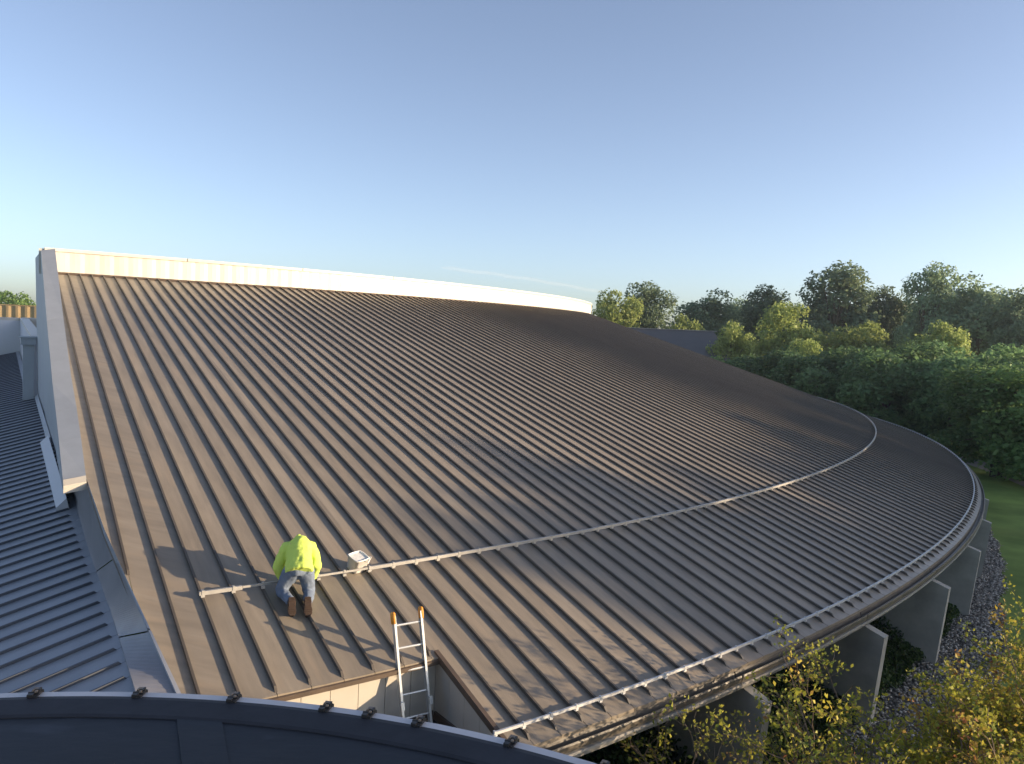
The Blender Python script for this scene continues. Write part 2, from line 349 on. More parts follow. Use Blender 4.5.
# eave: gutter, fascia and soffit in lengths of ten ribs
zE = cz(R_EAVE)
gprof = [(R_EAVE-0.03, zE-0.045), (R_EAVE+0.000, zE-0.16), (R_EAVE+0.03, zE-0.175), (R_EAVE+0.07, zE-0.165), (R_EAVE+0.090, zE-0.085), (R_EAVE+0.110, zE-0.08), (R_EAVE+0.118, zE-0.105), (R_EAVE+0.108, zE-0.18), (R_EAVE+0.06, zE-0.205), (R_EAVE-0.03, zE-0.19)]
fprof = [(R_EAVE+0.055, zE-0.208), (R_EAVE+0.112, zE-0.212), (R_EAVE+0.115, zE-0.245), (R_EAVE+0.065, zE-0.252), (R_EAVE+0.03, zE-0.35), (R_EAVE+0.00, zE-0.36), (R_EAVE-0.05, zE-0.21)]
gm = MB().lathe(gprof, 0.015, math.degrees(DT)*10-0.015, 12, center=(0, 0)).mesh('gutter', M_gutter)
fm = MB().lathe(fprof, 0.01, math.degrees(DT)*10-0.01, 12, center=(0, 0)).mesh('fascia', M_fascia)
sm = MB().lathe([(R_EAVE-0.03, zE-0.345), (R_EAVE-3.2, zE-0.25)], 0, math.degrees(DT)*10, 12, closed=False, center=(0, 0)).mesh('soffit', M_soffit)
for k in range(12):
    a = R(TH_NOTCH) + k*10*DT
    link('gutter', gm, B, (AX.x, AX.y, 0), a); link('fascia', fm, B, (AX.x, AX.y, 0), a); link('soffit', sm, B, (AX.x, AX.y, 0), a)
MB().lathe([(R_EAVE-3.2, GZ-0.1), (R_EAVE-3.2, zE+0.4)], TH_NOTCH, -2, 80, closed=False).obj('facade_wall', M_facade, B)
# concrete fins below the eave
fin = MB(); t2 = 0.10
for s in (-1, 1):
    fin.v += [(54.6, s*t2, GZ-0.2), (57.68, s*t2, GZ-0.2), (57.86, s*t2, -5.50), (57.30, s*t2, -5.325), (54.6, s*t2, -5.31)]
fin.f += [(0,1,2,3,4), (9,8,7,6,5), (0,5,6,1), (1,6,7,2), (2,7,8,3), (3,8,9,4), (4,9,5,0)]
fme = fin.mesh('fin_wall', M_conc)
for k in range(-1, 11): link('fin_wall', fme, B, (AX.x, AX.y, 0), R(-48.75 + 4.2857*k))

# snow rails with a clamp at every rib
def rail(rr, th0, seglen, nseg, w, hgt, lift, mt, name='snow_rail'):
    prof = [(rr-w, cz(rr)+lift), (rr+w, cz(rr)+lift-0.01), (rr+w, cz(rr)+lift+hgt), (rr-w, cz(rr)+lift+hgt)]
    me = MB().lathe(prof, 0.006, seglen-0.006, 12, center=(0, 0)).mesh(name, mt)
    cb = MB(); c = cz(rr)
    cb.box((rr, 0, c+0.058), (0.038, 0.048, 0.034)); cb.box((rr+0.0, 0, c+lift+hgt*0.5+0.004), (w*2+0.010, 0.026, hgt+0.012)); cb.tube([(rr+0.0, -0.04, c+0.058), (rr, 0.04, c+0.058)], 0.009, 6)
    cm = cb.mesh('clamp', mt)
    for k in range(nseg):
        o = link(name, me, B, (AX.x, AX.y, 0), R(th0 + k*seglen))
        for j in range(10):
            a = R(th0) + k*R(seglen) + j*DT
            if abs(a - R(TH_NOTCH)) > 60: continue
            c_ = bpy.data.objects.new('clamp', cm); COL.objects.link(c_); c_.parent = o; c_.rotation_euler = (0, 0, j*DT)
SEG = math.degrees(DT)*10
rail(53.93, TH0, SEG, 12, 0.019, 0.038, 0.085, M_galv)
rail(57.30, TH0, SEG, 12, 0.014, 0.028, 0.085, M_galv2)
def short_rail(rr, a0, a1, w, hgt, lift, clamps):
    o = MB().lathe([(rr-w, cz(rr)+lift), (rr+w, cz(rr)+lift-0.01), (rr+w, cz(rr)+lift+hgt), (rr-w, cz(rr)+lift+hgt)], a0, a1, 8).obj('snow_rail', M_galv, B)
    for a in clamps:
        t = R(a); m3 = Matrix.Rotation(t, 3, 'Z'); c = Vector((AX.x+rr*math.cos(t), AX.y+rr*math.sin(t), cz(rr)))
        cb = MB(); cb.box(c+Vector((0,0,0.056)), (0.04, 0.050, 0.036), m3); cb.box(c+Vector((0,0,lift+hgt*.5+.006)), (w*2+.012, .034, hgt+.016), m3)
        cb.obj('clamp', M_galv, o)
short_rail(53.93, -56.16, -55.56, 0.022, 0.042, 0.08, [TH0-6*math.degrees(DT), TH0-5*math.degrees(DT)])
short_rail(53.93, -55.55, TH0-0.01, 0.010, 0.020, 0.095, [TH0-k*math.degrees(DT) for k in (4, 3, 2, 1)])

# notch under the eave where the ladder stands
FZ = -5.30
npan = math.degrees(DT)*0.9
for k in range(10):
    a0 = TH_NOTCH - (k+1)*npan
    MB().lathe([(R_NOTCH-0.14, FZ), (R_NOTCH-0.10, FZ), (R_NOTCH-0.10, cz(R_NOTCH)-0.06), (R_NOTCH-0.14, cz(R_NOTCH)-0.06)], a0+0.004, a0+npan-0.004, 2).obj('notch_panel', M_cream, B)
MB().lathe([(R_NOTCH-0.16, cz(R_NOTCH)-0.075), (R_NOTCH+0.03, cz(R_NOTCH)-0.085), (R_NOTCH+0.03, cz(R_NOTCH)-0.03), (R_NOTCH+0.005, cz(R_NOTCH)-0.022), (R_NOTCH-0.16, cz(R_NOTCH)-0.03)], -57.25, TH_NOTCH, 20).obj('notch_eave_trim', M_trim, B)
tN = R(TH_NOTCH); rn = Vector((math.cos(tN), math.sin(tN), 0)); tn_ = Vector((-rn.y, rn.x, 0)); A0 = Vector((AX.x, AX.y, 0))
for k in range(5):
    ra, rb = R_NOTCH-0.10 + k*0.36, R_NOTCH-0.10 + (k+1)*0.36-0.006
    rb = min(rb, R_EAVE+0.02)
    q = [A0+rn*r_+tn_*t_ for r_, t_ in ((ra, 0.0), (rb, 0.0), (rb, 0.04), (ra, 0.04))]
    MB().hexa([v+Vector((0,0,FZ)) for v in q] + [q[0]+Vector((0,0,cz(ra)-0.075)), q[1]+Vector((0,0,cz(rb)-0.075)), q[2]+Vector((0,0,cz(rb)-0.075)), q[3]+Vector((0,0,cz(ra)-0.075))]).obj('notch_side_panel', M_cream, B)
ra, rb = R_NOTCH-0.1, R_EAVE+0.02
q = [(ra, -0.03), (rb, -0.03), (rb, 0.03), (ra, 0.03)]
MB().hexa([A0+rn*r_+tn_*t_+Vector((0,0,cz(r_)-0.07)) for r_, t_ in q] + [A0+rn*r_+tn_*t_+Vector((0,0,cz(r_)+0.03)) for r_, t_ in q]).obj('notch_side_trim', M_trim, B)
MB().lathe([(R_NOTCH-0.12, FZ+0.0), (R_NOTCH-0.06, FZ), (R_NOTCH-0.085, FZ+0.10), (R_NOTCH-0.12, FZ+0.10)], -57.0, TH_NOTCH-0.03, 16).obj('notch_base_flashing', M_trim, B)
q = [(ra+0.05, -0.045), (rb, -0.045), (rb, 0.02), (ra+0.05, 0.02)]
MB().hexa([A0+rn*r_+tn_*t_+Vector((0,0,FZ+0.002)) for r_, t_ in q] + [A0+rn*r_+tn_*t_*0.7+Vector((0,0,FZ+0.10)) for r_, t_ in q]).obj('notch_base_flashing', M_trim, B)
MB().lathe([(R_NOTCH-0.3, FZ-0.2), (60.0, FZ-0.2), (60.0, FZ), (R_NOTCH-0.3, FZ)], -58.4, TH_NOTCH+0.03, 16).obj('notch_floor', M_floor, B)
MB().lathe([(60.0-0.02, GZ-0.1), (60.0-0.02, FZ-0.2)], -58.4, TH_NOTCH+0.03, 16, closed=False).obj('notch_outer_wall', M_facade, B)
MB().add([A0+rn*54+Vector((0,0,GZ-.1)), A0+rn*59.98+Vector((0,0,GZ-.1)), A0+rn*59.98+Vector((0,0,FZ-0.2)), A0+rn*57.4+Vector((0,0,FZ-0.1)), A0+rn*54+Vector((0,0,FZ-0.1))], [(0,1,2,3,4)]).obj('notch_end_wall', M_conc, B)

# tall side wall with sloping coping, then the low flashing
LN = Vector((-0.14269931, -0.16924854, 0.9751881)); LH = 5.0112
def low_z(x, y): return (-LH - LN.x*x - LN.y*y)/LN.z
K1R, K1L = Vector((-12.722, 22.431, 1.575)), Vector((-12.947, 22.156, 1.54))
rad57 = Vector((0.54244154, -0.84009355, 0)); pe57 = Vector((0.84009355, 0.54244154, 0))
def wp(al, off, z): return rad57*al + pe57*off + Vector((0, 0, z))
KR = [wp(-25.75, 1.480, 1.575), wp(-18.46, 1.314, -1.15), wp(-16.16, 1.304, -1.99), wp(-14.39, 1.271, -2.70)]
KL = [wp(-25.64, 1.142, 1.53), wp(-18.20, 0.985, -1.23), wp(-16.19, 0.971, -2.0), wp(-14.37, 0.948, -2.71)]
side = MB()
bl = [(-29.7, 1.25), (-26.0, 1.27), (-21.3, 1.27), (-18.5, 1.21)]
BL = [wp(a, o, 0) for a, o in bl]
for b in BL: b.z = low_z(b.x, b.y) - 0.05
tl = [wp(-29.7, 1.17, 1.50), KL[0]-Vector((0,0,.03)), KL[1]-Vector((0,0,.03)), KL[3]-Vector((0,0,.03))]
trr = [wp(-29.7, 1.46, 1.52), KR[0]-Vector((0,0,.03)), KR[1]-Vector((0,0,.03)), KR[3]-Vector((0,0,.03))]
BR = [b + pe57*0.30 for b in BL]
V_ = BL + BR + tl + trr
for i in range(3):
    side.f += [(i, i+1, 8+i+1, 8+i), (4+i, 12+i, 12+i+1, 4+i+1), (8+i, 8+i+1, 12+i+1, 12+i)]
side.f += [(0, 8, 12, 4), (3, 7, 15, 11)]
side.v = [tuple(v) for v in V_]
side.obj('side_wall', M_wallside, B)
def lerp(a, b, t): return a + (b-a)*t
def along(K, t):
    n_ = len(K)-1; i = min(int(t*n_), n_-1); return lerp(K[i], K[i+1], t*n_-i)
tilt = Vector((0, 0, 0.0))
cuts = [0, 0.22, 0.42, 0.60, 0.78, 1.0]
for a, b in zip(cuts[:-1], cuts[1:]):
    b2 = b - 0.0002; P8 = []
    for dz in (-0.05, 0.02):
        P8 += [along(KL, a)+Vector((0,0,dz-0.04 if dz > 0 else dz-.05)), along(KL, b2)+Vector((0,0,dz-0.04 if dz > 0 else dz-.05)), along(KR, b2)+Vector((0,0,dz)), along(KR, a)+Vector((0,0,dz))]
    MB().hexa(P8).obj('wall_coping', M_coping, B)
# end block of the coping
e0, e1 = KL[3], KR[3]
dv = (KL[3]-KL[2]).normalized()
MB().hexa([e0+Vector((0,0,-.12)), e1+Vector((0,0,-.09)), e1+dv*.12+Vector((0,0,-.13)), e0+dv*.12+Vector((0,0,-.16)), e0+Vector((0,0,0)), e1+Vector((0,0,.035)), e1+dv*.12+Vector((0,0,-.0)), e0+dv*.12+Vector((0,0,-.035))]).obj('coping_end_block', M_cream, B)
# low flashing: rises from the slate roof to a lip on the brown roof, in three lengths
CL = [Vector((-8.83, 16.173, 0)), Vector((-6.773, 12.921, 0)), Vector((-5.303, 10.696, 0)), Vector((-4.028, 8.70, 0)), Vector((-3.0, 7.1, 0))]
for c in CL: c.z = low_z(c.x, c.y) + 0.03
CR = [wp(-14.42, 1.275, -2.70), wp(-12.80, 1.37, -3.18), wp(-11.2, 1.535, -3.67), wp(-9.34, 1.734, -4.25), wp(-7.6, 1.94, -4.80)]
for i, (a, b) in enumerate(((0.0, 0.36), (0.364, 0.60), (0.604, 1.0))):
    P8 = []
    for dz in (-0.06, 0.0): P8 += [along(CL, a)+Vector((0,0,dz)), along(CL, b)+Vector((0,0,dz)), along(CR, b)+Vector((0,0,dz)), along(CR, a)+Vector((0,0,dz))]
    mb = MB()
    n_ = 40
    rows = []
    for k in range(n_+1):
        t = a + (b-a)*k/n_; l = along(CL, t); r_ = along(CR, t)
        rows.append([l+Vector((0,0,-.08)), l, lerp(l, r_, .97), r_+Vector((0,0,-.10))])
    vs = [v for r_ in rows for v in r_]; fs = []
    for k in range(n_):
        for j in range(3): q_ = k*4+j; fs.append((q_, q_+4, q_+5, q_+1))
    mb.add(vs, fs).obj('ridge_flashing', M_cap, B)
    rows = []
    for k in range(n_+1):
        t = a + (b-a)*k/n_; l = along(CL, t); r_ = along(CR, t); d_ = (r_-l); d_.z = 0; d_.normalize()
        q_ = lerp(l, r_, .97)
        rows.append([q_, q_+Vector((0,0,.035)), q_+d_*.05+Vector((0,0,.03)), q_+d_*.055+Vector((0,0,-.12))])
    vs = [v for r_ in rows for v in r_]; fs = []
    for k in range(n_):
        for j in range(3): q_ = k*4+j; fs.append((q_, q_+4, q_+5, q_+1))
    MB().add(vs, fs).obj('flashing_lip', M_capl, B)

# ------------------------------------------------------------------ slate blue lower roof wing (left)
LWing = thing('slate_roof_wing', 'low slate-blue standing seam roof in shade, left of the brown roof', 'building', (-12, 14, GZ))
ld = Vector((0.71259504, 0.66622237, 0.21990012)).normalized(); lpv = LN.cross(ld); lpv = -lpv if lpv.y < 0 else lpv
O_ = -LN*LH
# ridge line (right end of the pans): t value along ld as a function of the perpendicular coordinate
def on_low(c, t, h=0.0): return O_ + lpv*c + ld*t + LN*h
def rightlimit(c):
    pts = [(Vector(q) - O_) for q in (wp(-29.7, 1.34, low_z(*wp(-29.7, 1.34, 0).xy)), wp(-16.5, 1.33, low_z(*wp(-16.5, 1.33, 0).xy)), Vector((-8.83, 16.173, low_z(-8.83, 16.173)))+pe57*.1, Vector((-4.028, 8.70, low_z(-4.028, 8.7)))+pe57*.1)]
    cs = [(p_.dot(lpv), p_.dot(ld)) for p_ in pts]; cs.sort()
    if c <= cs[0][0]: a, b = cs[0], cs[1]
    elif c >= cs[-1][0]: a, b = cs[-2], cs[-1]
    else:
        for a, b in zip(cs[:-1], cs[1:]):
            if a[0] <= c <= b[0]: break
    return a[1] + (b[1]-a[1])*(c-a[0])/(b[0]-a[0])
c0, dc = 12.437-0.385*24, 0.385
NL = 100
for k in range(NL):
    ca, cb = c0 + k*dc, c0 + (k+1)*dc
    if ca > 41.5: break
    lim = 1e9 if cb < 33 else None
    ta, tb = rightlimit(ca), rightlimit(cb)
    if ca > 29.0: ta = min(ta, 5.55 + (ca-29.0)*0.19); tb = min(tb, 5.55 + (cb-29.0)*0.19)
    tL = -34.0
    v = [on_low(ca+.004, tL), on_low(cb-.004, tL), on_low(cb-.004, tb), on_low(ca+.004, ta)]
    MB().hexa([q-LN*.02 for q in v] + v).obj('lower_roof_pan', M_lowpan, LWing)
    w = .016
    v = [on_low(ca-w, tL, -.02), on_low(ca+w, tL, -.02), on_low(ca+w, ta-.12, -.02), on_low(ca-w, ta-.12, -.02)]
    tp = [on_low(ca-w*.8, tL, .036), on_low(ca+w*.8, tL, .036), on_low(ca+w*.8, ta-.16, .036), on_low(ca-w*.8, ta-.16, .036)]
    MB().hexa(v+tp).obj('lower_roof_rib', M_lowrib, LWing)
# base flashing pieces along the tall wall
def flash(a0, a1, off, wdt, hh, m):
    q = [wp(a0, off, 0), wp(a1, off, 0), wp(a1, off+wdt, 0), wp(a0, off+wdt, 0)]
    for v in q: v.z = low_z(v.x, v.y)
    MB().hexa([v+LN*.002 for v in q] + [q[0]+LN*.09, q[1]+LN*.09, q[2]+LN*hh, q[3]+LN*hh]).obj('base_flashing', m, LWing)
flash(-22.7, -16.9, 1.02, 0.20, 0.22, M_bluewall)
flash(-29.4, -22.75, 1.16, 0.10, 0.16, M_coping)

# ------------------------------------------------------------------ white wing behind it, far left
WW = thing('white_walled_wing', 'pale white walled block with bright coping, beyond the slate roof at far left', 'building', (-22, 37, GZ))
C1 = Vector((-22.47, 36.84, 0)); D1 = Vector((-15.35, 25.75, 0)); ld2 = Vector((ld.x, ld.y, 0)).normalized()
E1 = C1 - ld2*30
def wall(name, a, b, za, zb, ta, tb, th, m, par):
    d_ = (b-a); d_.z = 0; nrm = Vector((-d_.y, d_.x, 0)).normalized()*th
    P8 = [Vector((a.x, a.y, za)), Vector((b.x, b.y, zb)), Vector((b.x, b.y, zb))+nrm, Vector((a.x, a.y, za))+nrm, Vector((a.x, a.y, ta)), Vector((b.x, b.y, tb)), Vector((b.x, b.y, tb))+nrm, Vector((a.x, a.y, ta))+nrm]
    return MB().hexa(P8).obj(name, m, par)
F1 = C1 + Vector((6.5, 0.6, 0))
wall('back_wall', E1, C1, low_z(*E1.xy)-.4, low_z(*C1.xy)-.4, -0.70, -0.70, 0.3, M_bluewall, WW)
wall('back_wall_coping', E1, C1, -0.70, -0.70, -0.57, -0.57, 0.36, M_white, WW)
wall('end_wall', C1+Vector((0.1,0,0)), F1, low_z(*C1.xy)-.8, -3.0, -0.66, -0.66, 0.3, M_white, WW)
wall('end_wall_coping', C1+Vector((0.02,0,0)), F1, -0.66, -0.66, -0.55, -0.55, 0.4, M_white, WW)
wall('return_wall', D1, C1, low_z(*D1.xy)-.4, low_z(*C1.xy)-.4, -1.04, -0.70, -0.25, M_bluewall, WW)
wall('return_coping', D1, C1, -1.04, -0.70, -0.96, -0.58, -0.33, M_white, WW)
# rain head and downpipe against the tall wall
H1 = wp(-29.6, 0.98, -1.12)
rh = Matrix((pe57, rad57, Vector((0,0,1)))).transposed()
MB().box(H1+Vector((0,0,0)), (0.42, 0.40, 0.20), rh).box(H1+Vector((0,0,.13)), (0.48, 0.46, 0.05), rh).obj('rain_head', M_wallside, WW)
zb_ = low_z(H1.x, H1.y)
MB().box(Vector((H1.x, H1.y, (zb_+H1.z-.1)/2)), (0.30, 0.22, H1.z-.1-zb_), rh).obj('downpipe', M_wallside, WW)
fl = D1 + pe57*-0.12
MB().hexa([Vector((v.x, v.y, low_z(v.x, v.y)+h_)) for h_ in (0.0, .42) for v in (fl, fl+rad57*-1.0, fl+rad57*-1.0+pe57*.3, fl+pe57*.3)]).obj('wall_foot_flashing', M_bluewall, WW)

# tan corrugated building and tree beyond
TB = thing('tan_metal_building', 'low building with tan corrugated metal band, beyond the white wall at far left', 'building', (-45, 58, GZ))
a, b = Vector((-75, 62, 0)), Vector((-30, 66, 0)); d_ = (b-a).normalized(); nrm = Vector((-d_.y, d_.x, 0)); Lw = (b-a).length; mb = MB(); vs = []; fs = []
nn = int(Lw/0.18)
for k in range(nn+1):
    ph = k % 4; o_ = nrm*(0.06 if ph in (0, 1) else 0.0)
    q = a + d_*(k*Lw/nn) + o_
    vs += [(q.x, q.y, -1.35), (q.x, q.y, -0.06)]
for k in range(nn): fs.append((2*k, 2*k+2, 2*k+3, 2*k+1))
mb.add(vs, fs).obj('corrugated_band', M_tan, TB)
wall('wall', a-nrm*.05+Vector((0,0,0)), b, GZ, GZ, -1.35, -1.35, 0.3, M_bluewall, TB)
wall('roof_edge', a, b, -0.06, -0.06, 0.03, 0.03, 6.0, M_tan, TB)

# ------------------------------------------------------------------ membrane roof in the foreground
FG = thing('membrane_turret_roof', 'dark membrane roof edge curving across the bottom of the view', 'building', (-1.26, -0.5, GZ))
cF = (-1.26, -0.47); RF = 3.565; ZF = -1.5
def fg(r0, z0, r1, z1): return
aa, bb = 20, 190
MB().lathe([(RF, ZF-.12), (RF, ZF), (RF-.006, ZF+.004), (RF-.062, ZF+.006), (RF-.062, ZF-.03), (RF-.01, ZF-.12)], aa, bb, 90, center=cF).obj('drip_edge', M_strip, FG)
MB().lathe([(RF-.052, ZF-.01), (RF-.053, ZF+.008), (RF-.075, ZF+.009), (RF-.165, ZF-.006), (RF-.178, ZF-.012), (RF-.178, ZF-.03)], aa, bb, 90, center=cF).obj('edge_membrane_band', M_membedge, FG)
prof = [(RF-.172, ZF-.016), (RF-.6, ZF-.02), (RF-1.4, ZF-.03), (0.6, ZF-.04)]
MB().lathe(prof + [(r_, z_-.012) for r_, z_ in prof[::-1]], aa, bb, 90, center=cF).obj('membrane_sheet', M_memb, FG)
for (x0, y0), (x1, y1), L0 in (((-1.203, 2.936), (-1.030, 2.928), 2.2),):
    dx, dy = .43, -.903
    P8 = [(x0, y0), (x0+dx*L0, y0+dy*L0), (x1+dx*L0*.93, y1+dy*L0), (x1, y1)]
    MB().hexa([Vector((x, y, ZF-.03)) for x, y in P8] + [Vector((x, y, ZF-.0105-.0085*(0 if i in (0, 3) else 1.6))) for i, (x, y) in enumerate(P8)]).obj('membrane_strip', M_memb, FG)
MB().lathe([(RF-.03, GZ-.1), (RF-.03, ZF-.05)], 0, 360, 90, closed=False, center=cF).obj('turret_wall', M_wallside, FG)
MB().lathe([(RF-.03, ZF-.05), (0.01, ZF-.05)], 0, 360, 60, closed=False, center=cF).obj('turret_deck', M_floor, FG)
bm_ = MB(); bm_.box((RF-.035, 0, ZF+.013), (.080, .046, .010)); bm_.box((RF+.006, 0, ZF-.015), (.012, .046, .055)); bm_.box((RF-.068, .008, ZF+.020), (.022, .026, .014)); bm_.box((RF-.020, -.016, ZF+.024), (.03, .010, .022)); bm_.tube([(RF-.045, -.026, ZF+.022), (RF-.045, .026, ZF+.022)], .007, 6); 
def shrink(mb): mb.v = [(RF-.03+(x-RF+.03)*.78, y*.78, ZF+.008+(z-ZF-.008)*.72) for x, y, z in mb.v]
shrink(bm_); bme = bm_.mesh('edge_bracket', M_bracket)
bt_ = MB(); bt_.box((RF+.002, .006, ZF+.022), (.020, .028, .007)); bt_.box((RF-.045, -.010, ZF+.030), (.012, .012, .008)); bt_.tube([(RF-.028, .010, ZF+.016), (RF-.028, .010, ZF+.034)], .006, 6)
shrink(bt_); btm = bt_.mesh('bracket_tab', M_brackettan)
for x, y in ((-1.791, 3.034), (-1.409, 3.07), (-1.025, 3.046), (-0.673, 3.004), (-0.488, 2.973), (-0.294, 2.943), (0.048, 2.832), (-2.17, 2.97), (0.36, 2.68)):
    th = math.atan2(y-cF[1], x-cF[0]); o = link('edge_bracket', bme, FG, (cF[0], cF[1], 0), th + random.uniform(-.004, .004))
    c_ = bpy.data.objects.new('bracket_tab', btm); COL.objects.link(c_); c_.parent = o

# ------------------------------------------------------------------ ladder
LD = thing('ladder', 'aluminium ladder with orange rail tips standing in the roof notch', 'ladder', (-1.2, 10.5, FZ))
lean = R(75); e = Vector((-1.325, 10.152, -4.40)); e2 = Vector((-0.987, 10.365, -4.40)); rad_ = Vector((math.cos(R(-54.07)), math.sin(R(-54.07)), 0))
upd = -rad_*math.cos(lean) + Vector((0, 0, math.sin(lean))); acr = (e2-e).normalized(); nrm = acr.cross(upd).normalized()
rot = Matrix((acr, nrm, upd)).transposed()
for b0, tipl in ((e, .60), (e2, .615)):
    zb = (b0.z-FZ)/math.sin(lean)
    lo, hi = b0 - upd*(zb-.03), b0 + upd*tipl; c_ = (lo+hi)/2; ln = (hi-lo).length
    mb = MB(); mb.box(c_, (.010, .074, ln), rot); mb.box(c_+nrm*.034+acr*(.010 if b0 is e else -.010), (.030, .007, ln), rot); mb.box(c_-nrm*.034+acr*(.010 if b0 is e else -.010), (.030, .007, ln), rot)
    mb.obj('rail', M_alu, LD)
    mb = MB(); mb.tube([hi-upd*.10, hi-upd*.02, hi+upd*.03, hi+upd*.05], [(.026, .042), (.030, .046), (.028, .044), (.016, .03)], 10); mb.obj('rail_tip', M_orange, LD, True)
    MB().box(lo-upd*.0+nrm*.0, (.05, .11, .05), rot).box(lo-upd*.03, (.06, .14, .02), rot).obj('foot', M_bracket, LD)
    MB().box(b0-upd*.52+nrm*.05, (.045, .05, .10), rot).tube([b0-upd*.50+nrm*.05-acr*.03, b0-upd*.50+nrm*.05+acr*.03], .016, 8).obj('rung_lock', M_alu, LD)
for k in range(5):
    l_ = .475 - .29*k
    q0, q1 = e + upd*(l_-.0)+acr*.0, e2 + upd*l_
    MB().tube([q0, q1], [(.015, .017)]*2, 8).obj('rung', M_alu, LD)

# ------------------------------------------------------------------ bucket on the roof
bc = cpt(53.76, -53.68); 
up_n = (Vector((SL*math.cos(R(-53.8)), SL*math.sin(R(-53.8)), 1))).normalized(); fx = Vector((math.cos(R(-40)), math.sin(R(-40)), 0)); fx = (fx-up_n*fx.dot(up_n)).normalized(); fy = up_n.cross(fx)
BK = thing('bucket', 'open white square plastic bucket beside the rail, right of the worker', 'bucket', bc)
def rsq(hs, z, rr=.30, n=24):
    out = []
    for k in range(n):
        t = 2*math.pi*k/n; c_, s_ = math.cos(t), math.sin(t); m_ = max(abs(c_), abs(s_)); f_ = (1-rr)/m_ + rr
        f_ = min(f_, 1.30); out.append(bc + fx*(hs*c_*f_) + fy*(hs*s_*f_) + up_n*z)
    return out
def rings(rs):
    mb = MB(); n_ = len(rs[0]); vs = [v for r_ in rs for v in r_]; fs = []
    for i in range(len(rs)-1):
        for k in range(n_): fs.append((i*n_+k, i*n_+(k+1) % n_, (i+1)*n_+(k+1) % n_, (i+1)*n_+k))
    fs += [tuple(range(n_)), tuple((len(rs)-1)*n_+k for k in range(n_))]; return mb.add(vs, fs)
rings([rsq(.106, 0.004), rsq(.112, .012), rsq(.120, .215), rsq(.130, .217), rsq(.130, .234), rsq(.116, .234), rsq(.112, .20), rsq(.108, .10), rsq(.102, .02)]).obj('pail', M_bucket, BK, True)
rings([rsq(.114, .205), rsq(.115, .214)]).obj('sealant', M_paste, BK)
MB().tube([bc+up_n*.21+fx*.13*math.cos(t)+fy*(.02+.14*math.sin(t))-up_n*.09*math.sin(t) for t in [math.pi*k/10 for k in range(11)]], .005, 6).obj('handle', M_galv, BK)
cl = cpt(53.70, -53.45, .02)
o = MB(); o.tube([cl, cl+Vector((.03,.05,.07))], .012, 6); o.box(cl+Vector((.03,.05,.08)), (.03,.03,.03)); tag(o.obj('loose_clamp', M_bucket), 'small loose white rail clamp lying right of the bucket', 'clamp')

# ------------------------------------------------------------------ the kneeling worker
def remeshed(mb, name, m, parent, voxel, smooth_it=6, wrinkle=0.0, wscale=9.0, seed=0):
    me0 = mb.mesh('tmp', None); o = bpy.data.objects.new('tmp', me0); COL.objects.link(o)
    md = o.modifiers.new('r', 'REMESH'); md.mode = 'VOXEL'; md.voxel_size = voxel
    sm_ = o.modifiers.new('s', 'SMOOTH'); sm_.factor = 0.5; sm_.iterations = smooth_it
    dg = bpy.context.evaluated_depsgraph_get(); me = bpy.data.meshes.new_from_object(o.evaluated_get(dg)); me.name = name
    bpy.data.objects.remove(o); me.materials.clear(); me.materials.append(m)
    if wrinkle:
        nv = [v.normal.copy() for v in me.vertices]
        for v, nn_ in zip(me.vertices, nv):
            p_ = v.co*wscale + Vector((seed, seed*2.3, 0)); q_ = noise.noise(p_) + .5*noise.noise(p_*2.1); v.co += nn_*wrinkle*q_
    me.polygons.foreach_set('use_smooth', [True]*len(me.polygons))
    return link(name, me, parent)
PB = Vector((-2.745, 10.66, 0)); PB.z = roof_z(PB.x, PB.y)
PAZ = R(-16); pf = Vector((math.sin(PAZ), math.cos(PAZ), 0)); pr = Vector((math.cos(PAZ), -math.sin(PAZ), 0))
WK = thing('person', 'kneeling worker in a lime yellow hoodie, jeans and brown boots, bent over the rail', 'person', PB)
def L_(x, y, h, ref=None):      # h above the roof below that point (or below ref)
    q = PB + pr*x + pf*y
    q2 = PB + pr*(ref[0] if ref else x) + pf*(ref[1] if ref else y)
    return Vector((q.x, q.y, roof_z(q2.x, q2.y) + h))
ref = (0, .36)
HIPL, HIPR = L_(-.095, .36, .43, ref), L_(.095, .36, .43, ref)
KNL, KNR = L_(-.235, .42, .075), L_(.155, .43, .075)
ANL, ANR = L_(-.085, .10, .135), L_(.125, .12, .135)
pel, wst, cst, nck = L_(0, .34, .48, ref), L_(0, .44, .585, ref), L_(0, .58, .685, ref), L_(0, .69, .74, ref)
SHL, SHR = L_(-.165, .64, .665, ref), L_(.165, .64, .665, ref)
ELL, ELR = L_(-.275, .585, .40, ref), L_(.250, .60, .39, ref)
HNL, HNR = L_(-.215, .62, .13), L_(.20, .66, .13)
hd = L_(.01, .82, .55, ref)
def hand(mb, wr, dirv, side_):
    d = dirv.normalized(); s = pr*side_; s = (s-d*s.dot(d)).normalized(); nn_ = d.cross(s)
    pal = wr + d*.05
    mb.tube([wr, wr+d*.03, wr+d*.085], [(.026, .020), (.040, .018), (.042, .016)], 8)
    for k, ln in enumerate((.070, .080, .074, .056)):
        b = wr + d*.08 + s*(.030 - .020*k)
        cu = nn_*(-1 if nn_.z > 0 else 1)
        mb.tube([b, b+d*ln*.45+cu*.010, b+d*ln*.75+cu*.030, b+d*ln*.85+cu*.050], [.0095, .009, .0085, .007], 6)
    b = wr + d*.03 + s*.034
    mb.tube([b, b+s*.028+d*.025, b+s*.034+d*.055], [.012, .011, .009], 6)
body = MB()
sp = [pel, wst, cst, nck, lerp(nck, hd, .5), hd]
body.tube(sp, [(.13, .10), (.12, .095), (.15, .105), (.075, .07), (.055, .055), (.06, .06)], 12)
